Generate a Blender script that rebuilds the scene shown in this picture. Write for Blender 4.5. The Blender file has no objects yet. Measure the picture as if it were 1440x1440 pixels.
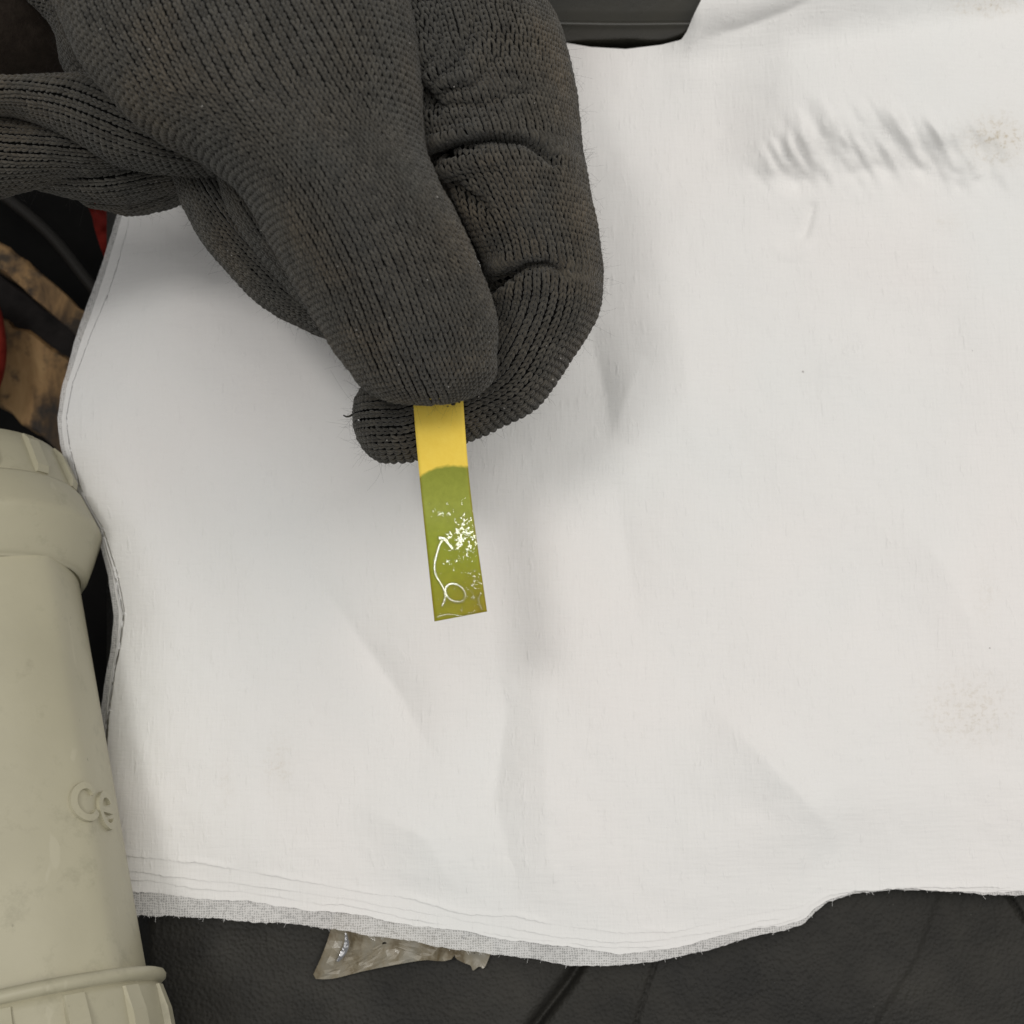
import bpy, math, random
import numpy as np
from mathutils import Vector, Matrix, noise
from mathutils.bvhtree import BVHTree

random.seed(7)
RNG = np.random.default_rng(7)
scene = bpy.context.scene
col = scene.collection

# ------------------------------------------------------------------ camera
# everything below is laid out in millimetres, then scaled to metres (MM)
MM = 0.001
TILT = math.radians(9)                    # the phone leans a little
CDIST = 262.0                             # mm from lens to the cloth
FOV = math.radians(40)
FPX = 720 / math.tan(FOV / 2)             # focal length in photo pixels
CAM = np.array([0.0, -CDIST * math.sin(TILT), CDIST * math.cos(TILT)])
RM = np.array(Matrix.Rotation(TILT, 3, 'X'))
VIEW = RM @ np.array([0, 0, 1.0])          # towards the camera

cd = bpy.data.cameras.new('camera')
cam = bpy.data.objects.new('camera', cd)
col.objects.link(cam)
cam.location = CAM * MM
cam.rotation_euler = (TILT, 0, 0)
cd.sensor_fit = 'HORIZONTAL'
cd.sensor_width = 36
cd.angle = FOV
cd.clip_start = 0.01
cd.clip_end = 50
cd.dof.use_dof = True
cd.dof.focus_distance = 0.232
cd.dof.aperture_fstop = 30
scene.camera = cam

# ------------------------------------------------------------------ light: indoor lamps
world = bpy.data.worlds.new('World')
scene.world = world
world.use_nodes = True
bg = world.node_tree.nodes['Background']
bg.inputs[0].default_value = (0.97, 0.98, 0.97, 1)
bg.inputs[1].default_value = 0.32


def area(name, loc, target, sx, sy, power, color):
    l = bpy.data.lights.new(name, 'AREA')
    l.shape = 'RECTANGLE'
    l.size, l.size_y = sx, sy
    l.energy = power
    l.color = color
    o = bpy.data.objects.new(name, l)
    col.objects.link(o)
    o.location = loc
    d = Vector(target) - Vector(loc)
    o.rotation_euler = d.to_track_quat('-Z', 'Y').to_euler()
    return o


area('workshop_lamp', (-0.36, 0.16, 1.25), (0, 0, 0), 0.21, 0.21, 2.9, (1.0, 0.98, 0.94))
area('ceiling_panel', (0.10, 0.05, 1.35), (0.03, 0, 0), 1.1, 0.9, 5.8, (1.0, 0.98, 0.94))
area('warm_ceiling_lamp', (0.70, 0.42, 1.10), (0.05, 0.0, 0), 0.6, 0.5, 4.2, (1.0, 0.94, 0.87))

vs = scene.view_settings
vs.view_transform = 'Standard'
vs.look = 'None'
vs.exposure = 0.0
vs.gamma = 1.0
scene.cycles.max_bounces = 6
scene.cycles.transparent_max_bounces = 16


# ------------------------------------------------------------------ helpers
def unproj(px, py, D):
    """photo pixel + depth along the lens axis (mm) -> world mm"""
    px, py, D = np.broadcast_arrays(np.asarray(px, float), np.asarray(py, float), np.asarray(D, float))
    c = np.stack([(px - 720) / FPX * D, -(py - 720) / FPX * D, -D], -1)
    return c @ RM.T + CAM


def onplane(px, py, z=0.0):
    """photo pixel -> point at world height z (mm)"""
    px, py, z = np.broadcast_arrays(np.asarray(px, float), np.asarray(py, float), np.asarray(z, float))
    d = np.stack([(px - 720) / FPX, -(py - 720) / FPX, -np.ones_like(px)], -1) @ RM.T
    t = (z - CAM[2]) / d[..., 2]
    return CAM + d * t[..., None]


def proj(P):
    """world mm -> photo pixel"""
    c = (np.asarray(P) - CAM) @ RM
    return 720 + FPX * c[..., 0] / -c[..., 2], 720 - FPX * c[..., 1] / -c[..., 2]


def setp(o, label=None, cat=None, group=None, kind=None):
    if label: o['label'] = label
    if cat: o['category'] = cat
    if group: o['group'] = group
    if kind: o['kind'] = kind
    return o


def empty(name, loc_mm=(0, 0, 0)):
    o = bpy.data.objects.new(name, None)
    col.objects.link(o)
    o.location = np.asarray(loc_mm) * MM
    o.empty_display_size = 0.01
    return o


def mesh_obj(name, verts_mm, faces, mat, parent=None, smooth=True):
    v = np.asarray(verts_mm, float) * MM
    if parent is not None:
        p, off = parent, np.zeros(3)
        while p is not None:
            off += np.array(p.location); p = p.parent
        v = v - off
    me = bpy.data.meshes.new(name)
    f = np.asarray(faces)
    if f.ndim == 2:
        n, k = f.shape
        me.vertices.add(len(v)); me.vertices.foreach_set('co', v.astype(np.float32).ravel())
        me.loops.add(n * k); me.loops.foreach_set('vertex_index', f.astype(np.int32).ravel())
        me.polygons.add(n)
        me.polygons.foreach_set('loop_start', np.arange(0, n * k, k, dtype=np.int32))
        me.update(calc_edges=True)
    else:
        me.from_pydata([tuple(a) for a in v], [], [tuple(a) for a in faces]); me.update()
    me.polygons.foreach_set('use_smooth', np.full(len(me.polygons), smooth))
    me.materials.append(mat)
    me.validate()
    o = bpy.data.objects.new(name, me)
    col.objects.link(o)
    o.parent = parent
    return o


def grid_faces(n, m, wrap=False, base=0):
    i = np.arange(n - 1)[:, None]
    j = np.arange(m if wrap else m - 1)[None, :]
    j2 = (j + 1) % m
    a = i * m + j; b = i * m + j2; c = (i + 1) * m + j2; d = (i + 1) * m + j
    return (np.stack([a, b, c, d], -1).reshape(-1, 4) + base)


def sstep(a, b, x):
    t = np.clip((x - a) / (b - a), 0, 1)
    return t * t * (3 - 2 * t)


def vnoise(x, y, seed, scale):
    """smooth 2D value noise, about -1..1"""
    r = np.random.default_rng(seed)
    T = r.uniform(-1, 1, (64, 64))
    x = np.asarray(x) / scale + 500.3; y = np.asarray(y) / scale + 500.7
    xi = np.floor(x).astype(int); yi = np.floor(y).astype(int)
    fx = x - xi; fy = y - yi
    fx = fx * fx * (3 - 2 * fx); fy = fy * fy * (3 - 2 * fy)
    g = lambda a, b: T[a % 64, b % 64]
    return (g(xi, yi) * (1 - fx) + g(xi + 1, yi) * fx) * (1 - fy) + (g(xi, yi + 1) * (1 - fx) + g(xi + 1, yi + 1) * fx) * fy


def seg_dist(X, Y, pts):
    """distance to a polyline (and signed side of the nearest piece)"""
    best = np.full(X.shape, 1e9); side = np.zeros(X.shape); par = np.zeros(X.shape)
    n = len(pts) - 1
    for k in range(n):
        ax, ay = pts[k]; bx, by = pts[k + 1]
        dx, dy = bx - ax, by - ay
        t = np.clip(((X - ax) * dx + (Y - ay) * dy) / (dx * dx + dy * dy), 0, 1)
        d = np.hypot(X - ax - t * dx, Y - ay - t * dy)
        m = d < best
        best = np.where(m, d, best)
        side = np.where(m, np.sign((X - ax) * dy - (Y - ay) * dx), side)
        par = np.where(m, (k + t) / n, par)
    return best, side, par


# ------------------------------------------------------------------ materials
class NT:
    def __init__(self, name):
        self.m = bpy.data.materials.new(name)
        self.m.use_nodes = True
        self.t = self.m.node_tree
        self.b = self.t.nodes['Principled BSDF']
        self.out = self.t.nodes['Material Output']

    def n(self, typ, **kw):
        nd = self.t.nodes.new(typ)
        for k, v in kw.items():
            if k.startswith('i_'):
                key = k[2:]
                key = int(key) if key.isdigit() else key.replace('_', ' ')
                nd.inputs[key].default_value = v
            else:
                setattr(nd, k, v)
        return nd

    def l(self, a, b): self.t.links.new(a, b)

    def coord(self): return self.n('ShaderNodeTexCoord').outputs['Object']

    def noise(self, scale, detail=4, rough=0.55, vec=None, dist=0.0):
        nd = self.n('ShaderNodeTexNoise', i_Scale=scale, i_Detail=detail, i_Roughness=rough, i_Distortion=dist)
        self.l(vec if vec is not None else self.coord(), nd.inputs['Vector'])
        return nd.outputs['Fac']

    def ramp(self, fac, stops):
        nd = self.n('ShaderNodeValToRGB')
        el = nd.color_ramp.elements
        while len(el) < len(stops): el.new(0.5)
        for e, (p, c) in zip(el, stops):
            e.position = p
            e.color = tuple(c) + (1,) if len(c) == 3 else c
        self.l(fac, nd.inputs[0])
        return nd.outputs[0]

    def mix(self, fac, a, b, mode='MIX'):
        nd = self.n('ShaderNodeMix', data_type='RGBA', blend_type=mode)
        for s, v in ((nd.inputs[0], fac), (nd.inputs[6], a), (nd.inputs[7], b)):
            if hasattr(v, 'links') or hasattr(v, 'is_linked'): self.l(v, s)
            else: s.default_value = v if not isinstance(v, tuple) else (v + (1,) if len(v) == 3 else v)
        return nd.outputs[2]

    def math(self, op, a, b=0.0, c=None):
        nd = self.n('ShaderNodeMath', operation=op)
        for s, v in zip(nd.inputs, (a, b) if c is None else (a, b, c)):
            if hasattr(v, 'is_linked'): self.l(v, s)
            else: s.default_value = v
        return nd.outputs[0]

    def scalevec(self, x, y, z):
        nd = self.n('ShaderNodeMapping')
        nd.inputs['Scale'].default_value = (x, y, z)
        self.l(self.coord(), nd.inputs['Vector'])
        return nd.outputs[0]

    def bump(self, h, strength=0.3, dist=0.0002, prev=None):
        nd = self.n('ShaderNodeBump', i_Strength=strength, i_Distance=dist)
        self.l(h, nd.inputs['Height'])
        if prev is not None: self.l(prev, nd.inputs['Normal'])
        self.l(nd.outputs[0], self.b.inputs['Normal'])
        return nd.outputs[0]

    def base(self, c):
        if hasattr(c, 'is_linked'): self.l(c, self.b.inputs['Base Color'])
        else: self.b.inputs['Base Color'].default_value = tuple(c) + (1,)

    def set(self, **kw):
        for k, v in kw.items():
            s = self.b.inputs[k.replace('_', ' ')]
            if hasattr(v, 'is_linked'): self.l(v, s)
            else: s.default_value = v


def mat_yarn():
    n = NT('black_knit_yarn')
    at = n.n('ShaderNodeAttribute', attribute_name='tone').outputs['Fac']
    dirt = n.noise(55, 4, 0.6)
    c1 = n.ramp(dirt, [(0.36, (0.054, 0.0515, 0.045)), (0.52, (0.062, 0.056, 0.046)), (0.70, (0.084, 0.069, 0.050))])
    fib = n.noise(3200, 3, 0.7)
    c2 = n.mix(0.45, c1, n.ramp(fib, [(0.3, (0.45, 0.45, 0.45)), (0.7, (1.45, 1.45, 1.45))]), 'MULTIPLY')
    tone = n.ramp(at, [(0.0, (0.72, 0.72, 0.72)), (1.0, (1.28, 1.28, 1.28))])
    n.base(n.mix(1.0, c2, tone, 'MULTIPLY'))
    n.set(Roughness=0.88, Sheen_Weight=0.25, Sheen_Roughness=0.5)
    n.b.inputs['Specular IOR Level'].default_value = 0.15
    n.bump(n.noise(2600, 3, 0.7), 0.7, 0.00012)
    return n.m


def mat_simple(name, c, rough=0.8, spec=0.3):
    n = NT(name); n.base(c); n.set(Roughness=rough)
    n.b.inputs['Specular IOR Level'].default_value = spec
    return n.m


def mat_cloth(name, thin=False):
    n = NT(name)
    # faint grime: pinkish wear and a few small flecks
    big = n.noise(16, 3, 0.5)
    c = n.ramp(big, [(0.35, (0.80, 0.80, 0.79)), (0.65, (0.83, 0.805, 0.79))])
    at = n.n('ShaderNodeAttribute', attribute_name='stain').outputs['Fac']
    speck = n.ramp(n.noise(900, 3, 0.75), [(0.5, (0, 0, 0)), (0.68, (1, 1, 1))])
    sf = n.math('MULTIPLY', at, n.math('MULTIPLY_ADD', speck, 0.75, 0.18))
    c = n.mix(sf, c, (0.50, 0.42, 0.30))
    v = n.n('ShaderNodeTexVoronoi', i_Scale=120.0)
    n.l(n.coord(), v.inputs['Vector'])
    sel = n.n('ShaderNodeSeparateColor'); n.l(v.outputs['Color'], sel.inputs[0])
    dot = n.math('MULTIPLY', n.math('LESS_THAN', v.outputs['Distance'], n.math('MULTIPLY', sel.outputs[1], 0.030)), n.math('GREATER_THAN', sel.outputs[0], 0.72))
    c = n.mix(n.math('MULTIPLY', dot, 0.6), c, (0.30, 0.28, 0.27))
    n.base(c)
    n.set(Roughness=0.92, Sheen_Weight=0.1)
    n.b.inputs['Specular IOR Level'].default_value = 0.12
    n.b.inputs['Subsurface Weight'].default_value = 0.0
    weave = n.math('ADD', n.noise(1500, 2, 0.6, n.scalevec(1, 0.12, 0.3)), n.noise(1500, 2, 0.6, n.scalevec(0.12, 1, 0.3)))
    b1 = n.bump(weave, 0.6, 0.00017)
    slub = n.ramp(n.noise(800, 2, 0.6, n.scalevec(1, 0.33, 1)), [(0.60, (0, 0, 0)), (0.74, (1, 1, 1))])
    b2 = n.bump(slub, 0.38, 0.0002, b1)
    n.bump(n.noise(30, 3, 0.5), 0.22, 0.003, b2)
    if thin:
        # loose open weave: threads with gaps between
        sv = n.n('ShaderNodeSeparateXYZ'); n.l(n.coord(), sv.inputs[0])
        jit = n.math('MULTIPLY', n.noise(420, 4, 0.7), 13.0)
        wx = n.math('SINE', n.math('ADD', n.math('MULTIPLY', sv.outputs[0], 14500.0), jit))
        wy = n.math('SINE', n.math('ADD', n.math('MULTIPLY', sv.outputs[1], 14500.0), jit))
        th = n.math('MAXIMUM', wx, wy)
        al = n.math('GREATER_THAN', n.math('ADD', n.math('MULTIPLY', th, 0.55), n.math('MULTIPLY', n.noise(1500, 3, 0.8), 3.4)), 1.75)
        al2 = n.math('MULTIPLY_ADD', al, 0.34, n.math('MULTIPLY_ADD', n.noise(90, 3, 0.6), 0.5, 0.16))
        n.l(al2, n.b.inputs['Alpha'])
    return n.m


def mat_vinyl():
    n = NT('dark_grained_rubber')
    c = n.ramp(n.noise(60, 5, 0.6), [(0.35, (0.014, 0.0135, 0.012)), (0.68, (0.031, 0.029, 0.0245))])
    dust = n.ramp(n.noise(1500, 2, 0.8), [(0.74, (0, 0, 0)), (0.80, (1, 1, 1))])
    c = n.mix(n.math('MULTIPLY', dust, 0.35), c, (0.25, 0.24, 0.22))
    n.base(c)
    n.set(Roughness=n.math('MULTIPLY_ADD', n.noise(45, 3), 0.3, 0.48))
    n.b.inputs['Specular IOR Level'].default_value = 0.28
    g = n.n('ShaderNodeTexVoronoi', i_Scale=1500.0, feature='SMOOTH_F1'); n.l(n.scalevec(1, 1, 0.2), g.inputs['Vector'])
    b1 = n.bump(g.outputs['Distance'], 0.8, 0.00028)
    n.bump(n.noise(420, 5, 0.7), 0.35, 0.0004, b1)
    return n.m


def mat_plastic():
    n = NT('aged_grey_plastic')
    c = n.ramp(n.noise(34, 5, 0.6), [(0.3, (0.385, 0.36, 0.262)), (0.7, (0.44, 0.412, 0.30))])
    smudge = n.ramp(n.noise(130, 6, 0.75), [(0.54, (0, 0, 0)), (0.76, (1, 1, 1))])
    c = n.mix(n.math('MULTIPLY', smudge, 0.5), c, (0.22, 0.205, 0.145))
    fleck = n.ramp(n.noise(420, 2, 0.5, n.scalevec(1, 0.6, 1)), [(0.73, (0, 0, 0)), (0.77, (1, 1, 1))])
    c = n.mix(n.math('MULTIPLY', fleck, 0.55), c, (0.09, 0.085, 0.065))
    scr = n.ramp(n.noise(260, 2, 0.5, n.scalevec(1, 0.06, 1), 0.4), [(0.70, (0, 0, 0)), (0.73, (1, 1, 1))])
    c = n.mix(n.math('MULTIPLY', scr, 0.25), c, (0.55, 0.52, 0.40))
    n.base(c)
    n.set(Roughness=n.math('MULTIPLY_ADD', n.noise(90, 4), 0.22, 0.30))
    n.b.inputs['Specular IOR Level'].default_value = 0.35
    n.bump(n.noise(380, 4, 0.6), 0.12, 0.0004)
    return n.m


def mat_wood():
    n = NT('worn_dirty_wood')
    g = n.noise(120, 5, 0.65, n.scalevec(1, 0.25, 1), 0.6)
    c = n.ramp(g, [(0.25, (0.012, 0.009, 0.007)), (0.40, (0.08, 0.045, 0.018)), (0.55, (0.30, 0.175, 0.07)), (0.8, (0.48, 0.31, 0.14))])
    grime = n.ramp(n.noise(85, 5, 0.7), [(0.50, (0, 0, 0)), (0.62, (1, 1, 1))])
    n.base(n.mix(n.math('MULTIPLY', grime, 0.9), c, (0.018, 0.015, 0.013)))
    n.set(Roughness=0.75)
    n.bump(g, 0.5, 0.001)
    return n.m


def mat_fabric(name, c0, c1, scale=260):
    n = NT(name)
    n.b.inputs['Specular IOR Level'].default_value = 0.12
    n.base(n.ramp(n.noise(scale, 4, 0.65), [(0.3, c0), (0.7, c1)]))
    n.set(Roughness=0.85)
    n.bump(n.noise(scale * 3, 3, 0.6), 0.4, 0.0006)
    return n.m


def mat_strip():
    n = NT('indicator_paper')
    uv = n.n('ShaderNodeUVMap', uv_map='strip').outputs[0]
    s = n.n('ShaderNodeSeparateXYZ'); n.l(uv, s.inputs[0])
    u, v = s.outputs[0], s.outputs[1]         # v: photo row / 1000
    nz = n.noise(420, 4, 0.65)
    # wet front: arched, lower at the left border
    du = n.math('SUBTRACT', 0.62, u)
    arch = n.math('MULTIPLY', n.math('POWER', n.math('MAXIMUM', du, 0.0), 2.2), 0.048)
    front = n.math('ADD', 0.6555, arch)
    d = n.math('SUBTRACT', n.math('ADD', v, n.math('MULTIPLY_ADD', nz, 0.010, -0.005)), front)
    f = n.ramp(n.math('MULTIPLY_ADD', d, 90.0, 0.5), [(0.30, (0, 0, 0)), (0.70, (1, 1, 1))])
    yel = n.ramp(n.noise(700, 4, 0.7), [(0.3, (0.86, 0.61, 0.085)), (0.7, (0.90, 0.66, 0.105))])
    gr = n.ramp(v, [(0.66, (0.255, 0.285, 0.042)), (0.71, (0.315, 0.35, 0.058)), (0.76, (0.28, 0.325, 0.024)), (0.85, (0.275, 0.275, 0.014))])
    mott = n.ramp(n.noise(900, 4, 0.7), [(0.3, (0.86, 0.86, 0.8)), (0.7, (1.12, 1.10, 1.1))])
    gr = n.mix(0.7, gr, mott, 'MULTIPLY')
    # amber tint towards the lower right corner and along the borders
    corner = n.math('MULTIPLY', n.ramp(v, [(0.79, (0, 0, 0)), (0.86, (1, 1, 1))]), n.ramp(u, [(0.25, (0.15, 0.15, 0.15)), (1.0, (1, 1, 1))]))
    bord = n.ramp(n.math('ABSOLUTE', n.math('SUBTRACT', u, 0.5)), [(0.455, (0, 0, 0)), (0.5, (1, 1, 1))])
    am = n.math('MULTIPLY', n.math('MAXIMUM', corner, n.math('MULTIPLY', bord, 0.8)), n.math('MULTIPLY_ADD', n.noise(350, 3, 0.6), 0.9, 0.1))
    gr = n.mix(am, gr, (0.30, 0.19, 0.008))
    n.base(n.mix(f, yel, gr))
    wet = n.ramp(v, [(0.70, (0, 0, 0)), (0.725, (1, 1, 1))])
    n.set(Roughness=n.math('MULTIPLY_ADD', wet, -0.22, 0.80))
    n.b.inputs['Specular IOR Level'].default_value = 0.25
    n.bump(n.noise(2200, 3, 0.7), 0.25, 0.0001)
    return n.m


def mat_water():
    n = NT('clear_liquid')
    tr = n.n('ShaderNodeBsdfTransparent')
    tr.inputs[0].default_value = (0.97, 0.98, 0.93, 1)
    gl = n.n('ShaderNodeBsdfGlossy'); gl.inputs['Roughness'].default_value = 0.05
    gl.inputs[0].default_value = (1, 1, 1, 1)
    fr = n.n('ShaderNodeFresnel', i_IOR=1.5)
    mx = n.n('ShaderNodeMixShader')
    n.l(fr.outputs[0], mx.inputs[0]); n.l(tr.outputs[0], mx.inputs[1]); n.l(gl.outputs[0], mx.inputs[2])
    n.l(mx.outputs[0], n.out.inputs['Surface'])
    return n.m


M_YARN = mat_yarn()
M_GAP_SHADE = mat_simple('gap_shade_backing', (0.012, 0.012, 0.011), 0.95, 0.05)  # blacker than the yarn: shade of the stitch gaps put into the colour
M_HAIR = mat_simple('loose_black_fibre', (0.05, 0.048, 0.045), 0.7, 0.2)
M_LINT = mat_simple('pale_lint', (0.45, 0.43, 0.40), 0.6)
M_CLOTH = mat_cloth('white_cotton')
M_GAUZE = mat_cloth('white_open_gauze', True)
M_VINYL = mat_vinyl()
M_PLASTIC = mat_plastic()
M_WOOD = mat_wood()
M_STRIP = mat_strip()
M_WATER = mat_water()

# ------------------------------------------------------------------ setting: dark mat and the floor below
MATZ = -8.0


def build_mat():
    xs = np.linspace(150, 1800, 420)
    ys = np.concatenate([np.linspace(-350, 1180, 60), np.linspace(1184, 1500, 150), np.linspace(1520, 1900, 30)])
    X, Y = np.meshgrid(xs, ys, indexing='xy')
    h = 0.8 * vnoise(X, Y, 31, 260) + 0.25 * vnoise(X, Y, 32, 60)
    for pts, w, dep in (([(700, 1520), (752, 1440), (800, 1378), (850, 1300), (880, 1240)], 8, 3.2),
                        ([(880, 1520), (893, 1440), (905, 1400), (922, 1350), (930, 1300)], 2.3, 1.2),
                        ([(1405, 1200), (1421, 1262), (1440, 1292), (1500, 1350)], 2.6, 2.0)):
        d, s, _ = seg_dist(X, Y, pts)
        h -= dep * np.exp(-(d / w) ** 2)
        h += 0.5 * np.exp(-(d / (w * 4)) ** 2) * (s > 0)
    # faint overlap step on the right
    d, s, _ = seg_dist(X, Y, [(1180, 1540), (1240, 1430), (1290, 1350), (1325, 1255), (1340, 1180)])
    h += np.where(s > 0, 0.45, 0.0) * np.exp(-(d / 240) ** 2) * sstep(0, 5, d)
    # left border rolls off into the gap
    h -= 16 * (1 - sstep(150, 215, X))
    P = onplane(X, Y, MATZ + h)
    o = mesh_obj('mat', P.reshape(-1, 3), grid_faces(*X.shape)[:, ::-1], M_VINYL)
    setp(o, 'black grained rubber mat with a deep crease under the white cloth', None, kind='structure')
    o['category'] = 'mat'


build_mat()

fl = onplane(np.array([[-900, 2400], [-900, 2400]]), np.array([[2300, 2300], [-1100, -1100]]), -95)
o = mesh_obj('floor', fl.reshape(-1, 3), np.array([[0, 1, 3, 2]]), mat_fabric('gap_shade_floor', (0.003, 0.003, 0.003), (0.007, 0.0065, 0.006), 60), smooth=False)  # near-black colour carries the shade of the deep gap
setp(o, 'floor deep down in the gap beside the mat, shade painted in its black', None, kind='structure')
o['category'] = 'floor'


def poly_prism(name, pts_px, z0, z1, mat, parent=None, bevel=0.8, sub=1, rough=0.0, seed=0):
    """closed outline (pixels as seen at height z1) extruded down to z0, soft rim"""
    p = []
    for k in range(len(pts_px)):
        a = np.array(pts_px[k], float); b = np.array(pts_px[(k + 1) % len(pts_px)], float)
        for t in np.arange(sub) / sub: p.append(a + (b - a) * t)
    p = np.array(p)
    if rough: p = p + np.random.default_rng(seed).normal(0, rough, p.shape)
    T = onplane(p[:, 0], p[:, 1], z1)
    c = T.mean(0)
    d = T - c
    L = np.linalg.norm(d[:, :2], axis=1)[:, None]
    inn = T - d * (bevel / np.maximum(L, 1e-6)); inn[:, 2] = z1
    mid = T.copy(); mid[:, 2] = z1 - bevel
    bot = T.copy(); bot[:, 2] = z0
    n = len(p)
    V = np.concatenate([inn, mid, bot])
    F = [list(range(n))]
    for r in range(2):
        for k in range(n):
            k2 = (k + 1) % n
            F.append([r * n + k, (r + 1) * n + k, (r + 1) * n + k2, r * n + k2])
    F.append([2 * n + k for k in range(n)][::-1])
    me_o = mesh_obj(name, V, np.array(F, dtype=object), mat, parent, smooth=False)
    return me_o


# things down in the gap on the left
o = poly_prism('wooden_batten', [(-260, 190), (-120, 262), (0, 338), (60, 385), (150, 462), (250, 550), (236, 575), (112, 478), (60, 430), (0, 377), (-140, 300), (-280, 225)], -62, -50, M_WOOD, sub=5, rough=1.5, seed=3)
setp(o, 'narrow worn wooden batten in the gap above the dark rubber strip', 'batten')
o = poly_prism('wooden_block', [(-200, 380), (0, 442), (50, 470), (160, 560), (240, 640), (180, 720), (60, 615), (10, 578), (-210, 420)], -70, -57, M_WOOD, sub=5, rough=2.0, seed=4)
setp(o, 'wide scuffed wooden block in the gap just above the beige plug', 'wooden block')
o = poly_prism('rubber_strip', [(-220, 300), (0, 385), (60, 428), (120, 478), (220, 560), (200, 610), (95, 530), (40, 478), (0, 452), (-220, 380)], -72, -60, mat_fabric('dusty_dark_rubber', (0.010, 0.009, 0.009), (0.03, 0.026, 0.025), 120), sub=3, rough=1.0, seed=5)
setp(o, 'dark dusty rubber strip between the wooden batten and the wooden block', 'rubber strip')


def tube(name, pts, radii, mat, parent=None, nseg=16, closed_ends=True):
    pts = np.asarray(pts, float); n = len(pts)
    radii = np.broadcast_to(radii, (n,))
    T = np.gradient(pts, axis=0); T /= np.linalg.norm(T, axis=1)[:, None]
    up = np.array([0.13, 0.21, 0.97])
    A = np.cross(T, up); A /= np.linalg.norm(A, axis=1)[:, None]
    B = np.cross(A, T)
    th = np.linspace(0, 2 * np.pi, nseg, endpoint=False)
    V = pts[:, None] + radii[:, None, None] * (A[:, None] * np.cos(th)[None, :, None] + B[:, None] * np.sin(th)[None, :, None])
    F = [list(f) for f in grid_faces(n, nseg, True)]
    if closed_ends:
        F.append(list(range(nseg))); F.append([(n - 1) * nseg + k for k in range(nseg)][::-1])
    return mesh_obj(name, V.reshape(-1, 3), np.array(F, dtype=object), mat, parent)


def spline(pts, n):
    pts = np.asarray(pts, float)
    d = np.r_[0, np.cumsum(np.maximum(np.linalg.norm(np.diff(pts[:, :2], axis=0), axis=1), 1e-6) ** 0.75)]
    out = []
    for s in np.linspace(0, d[-1], n):
        k = int(np.clip(np.searchsorted(d, s, 'right') - 1, 0, len(pts) - 2))
        t = (s - d[k]) / (d[k + 1] - d[k])
        p1, p2 = pts[k], pts[k + 1]
        h = d[k + 1] - d[k]
        m1 = (p2 - pts[k - 1]) / (d[k + 1] - d[k - 1]) * h if k > 0 else (p2 - p1)
        m2 = (pts[k + 2] - p1) / (d[k + 2] - d[k]) * h if k + 2 < len(pts) else (p2 - p1)
        out.append((2 * t**3 - 3 * t**2 + 1) * p1 + (t**3 - 2 * t**2 + t) * m1 + (-2 * t**3 + 3 * t**2) * p2 + (t**3 - t**2) * m2)
    return np.array(out)


q = spline([(-120, 190), (0, 272), (70, 330), (125, 398), (190, 480)], 20)
o = tube('steel_rod', onplane(q[:, 0], q[:, 1], -58), 1.35, mat_simple('dull_dark_steel', (0.022, 0.020, 0.018), 0.6, 0.2), nseg=14)
setp(o, 'thin dark grey rod lying in the gap under the black glove', 'rod')


def rag(name, outline, z, amp, mat, seed, nr=16, npt=72, smooth=True):
    """crumpled patch filling an outline (a thick little sheet)"""
    p = spline(np.vstack([outline, outline[:1]]), npt)[:-1]
    c = p.mean(0)
    rings = np.linspace(1, 0.03, nr)
    V = []
    for side, dz in ((1, 0.0), (-1, -1.2)):
        for r in rings:
            qx = c[0] + (p[:, 0] - c[0]) * r; qy = c[1] + (p[:, 1] - c[1]) * r
            zz = z + amp * vnoise(qx, qy, seed, 28) + amp * 0.4 * vnoise(qx, qy, seed + 1, 11) + dz
            V.append(onplane(qx, qy, zz))
    V = np.array(V)
    n = len(rings); m = len(p)
    F = np.concatenate([grid_faces(n, m, True), grid_faces(n, m, True, base=n * m)[:, ::-1],
                        np.stack([np.arange(m), (np.arange(m) + 1) % m, n * m + (np.arange(m) + 1) % m, n * m + np.arange(m)], -1)[:, ::-1]])
    return mesh_obj(name, V.reshape(-1, 3), F, mat, None, smooth)


M_RED = mat_fabric('dark_red_cloth', (0.10, 0.008, 0.006), (0.20, 0.018, 0.012), 180)
o = rag('red_rag', [(108, 262), (140, 250), (190, 262), (215, 300), (190, 350), (160, 385), (146, 360), (134, 325), (128, 300)], -36, 2.5, M_RED, 51)
setp(o, 'dark red rag showing between the black glove and the white cloth', 'rag')
q = spline([(-75, 395), (-32, 430), (-20, 470), (-20, 510), (-32, 545), (-70, 590)], 24)
o = tube('red_tool', onplane(q[:, 0], q[:, 1], -44), np.array([3.0] * 3 + [4.2] * 18 + [3.0] * 3), mat_fabric('scuffed_red_plastic', (0.22, 0.02, 0.014), (0.38, 0.045, 0.03), 300), nseg=20)
setp(o, 'scuffed red tool seen at the left border above the beige plug', 'tool')


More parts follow.
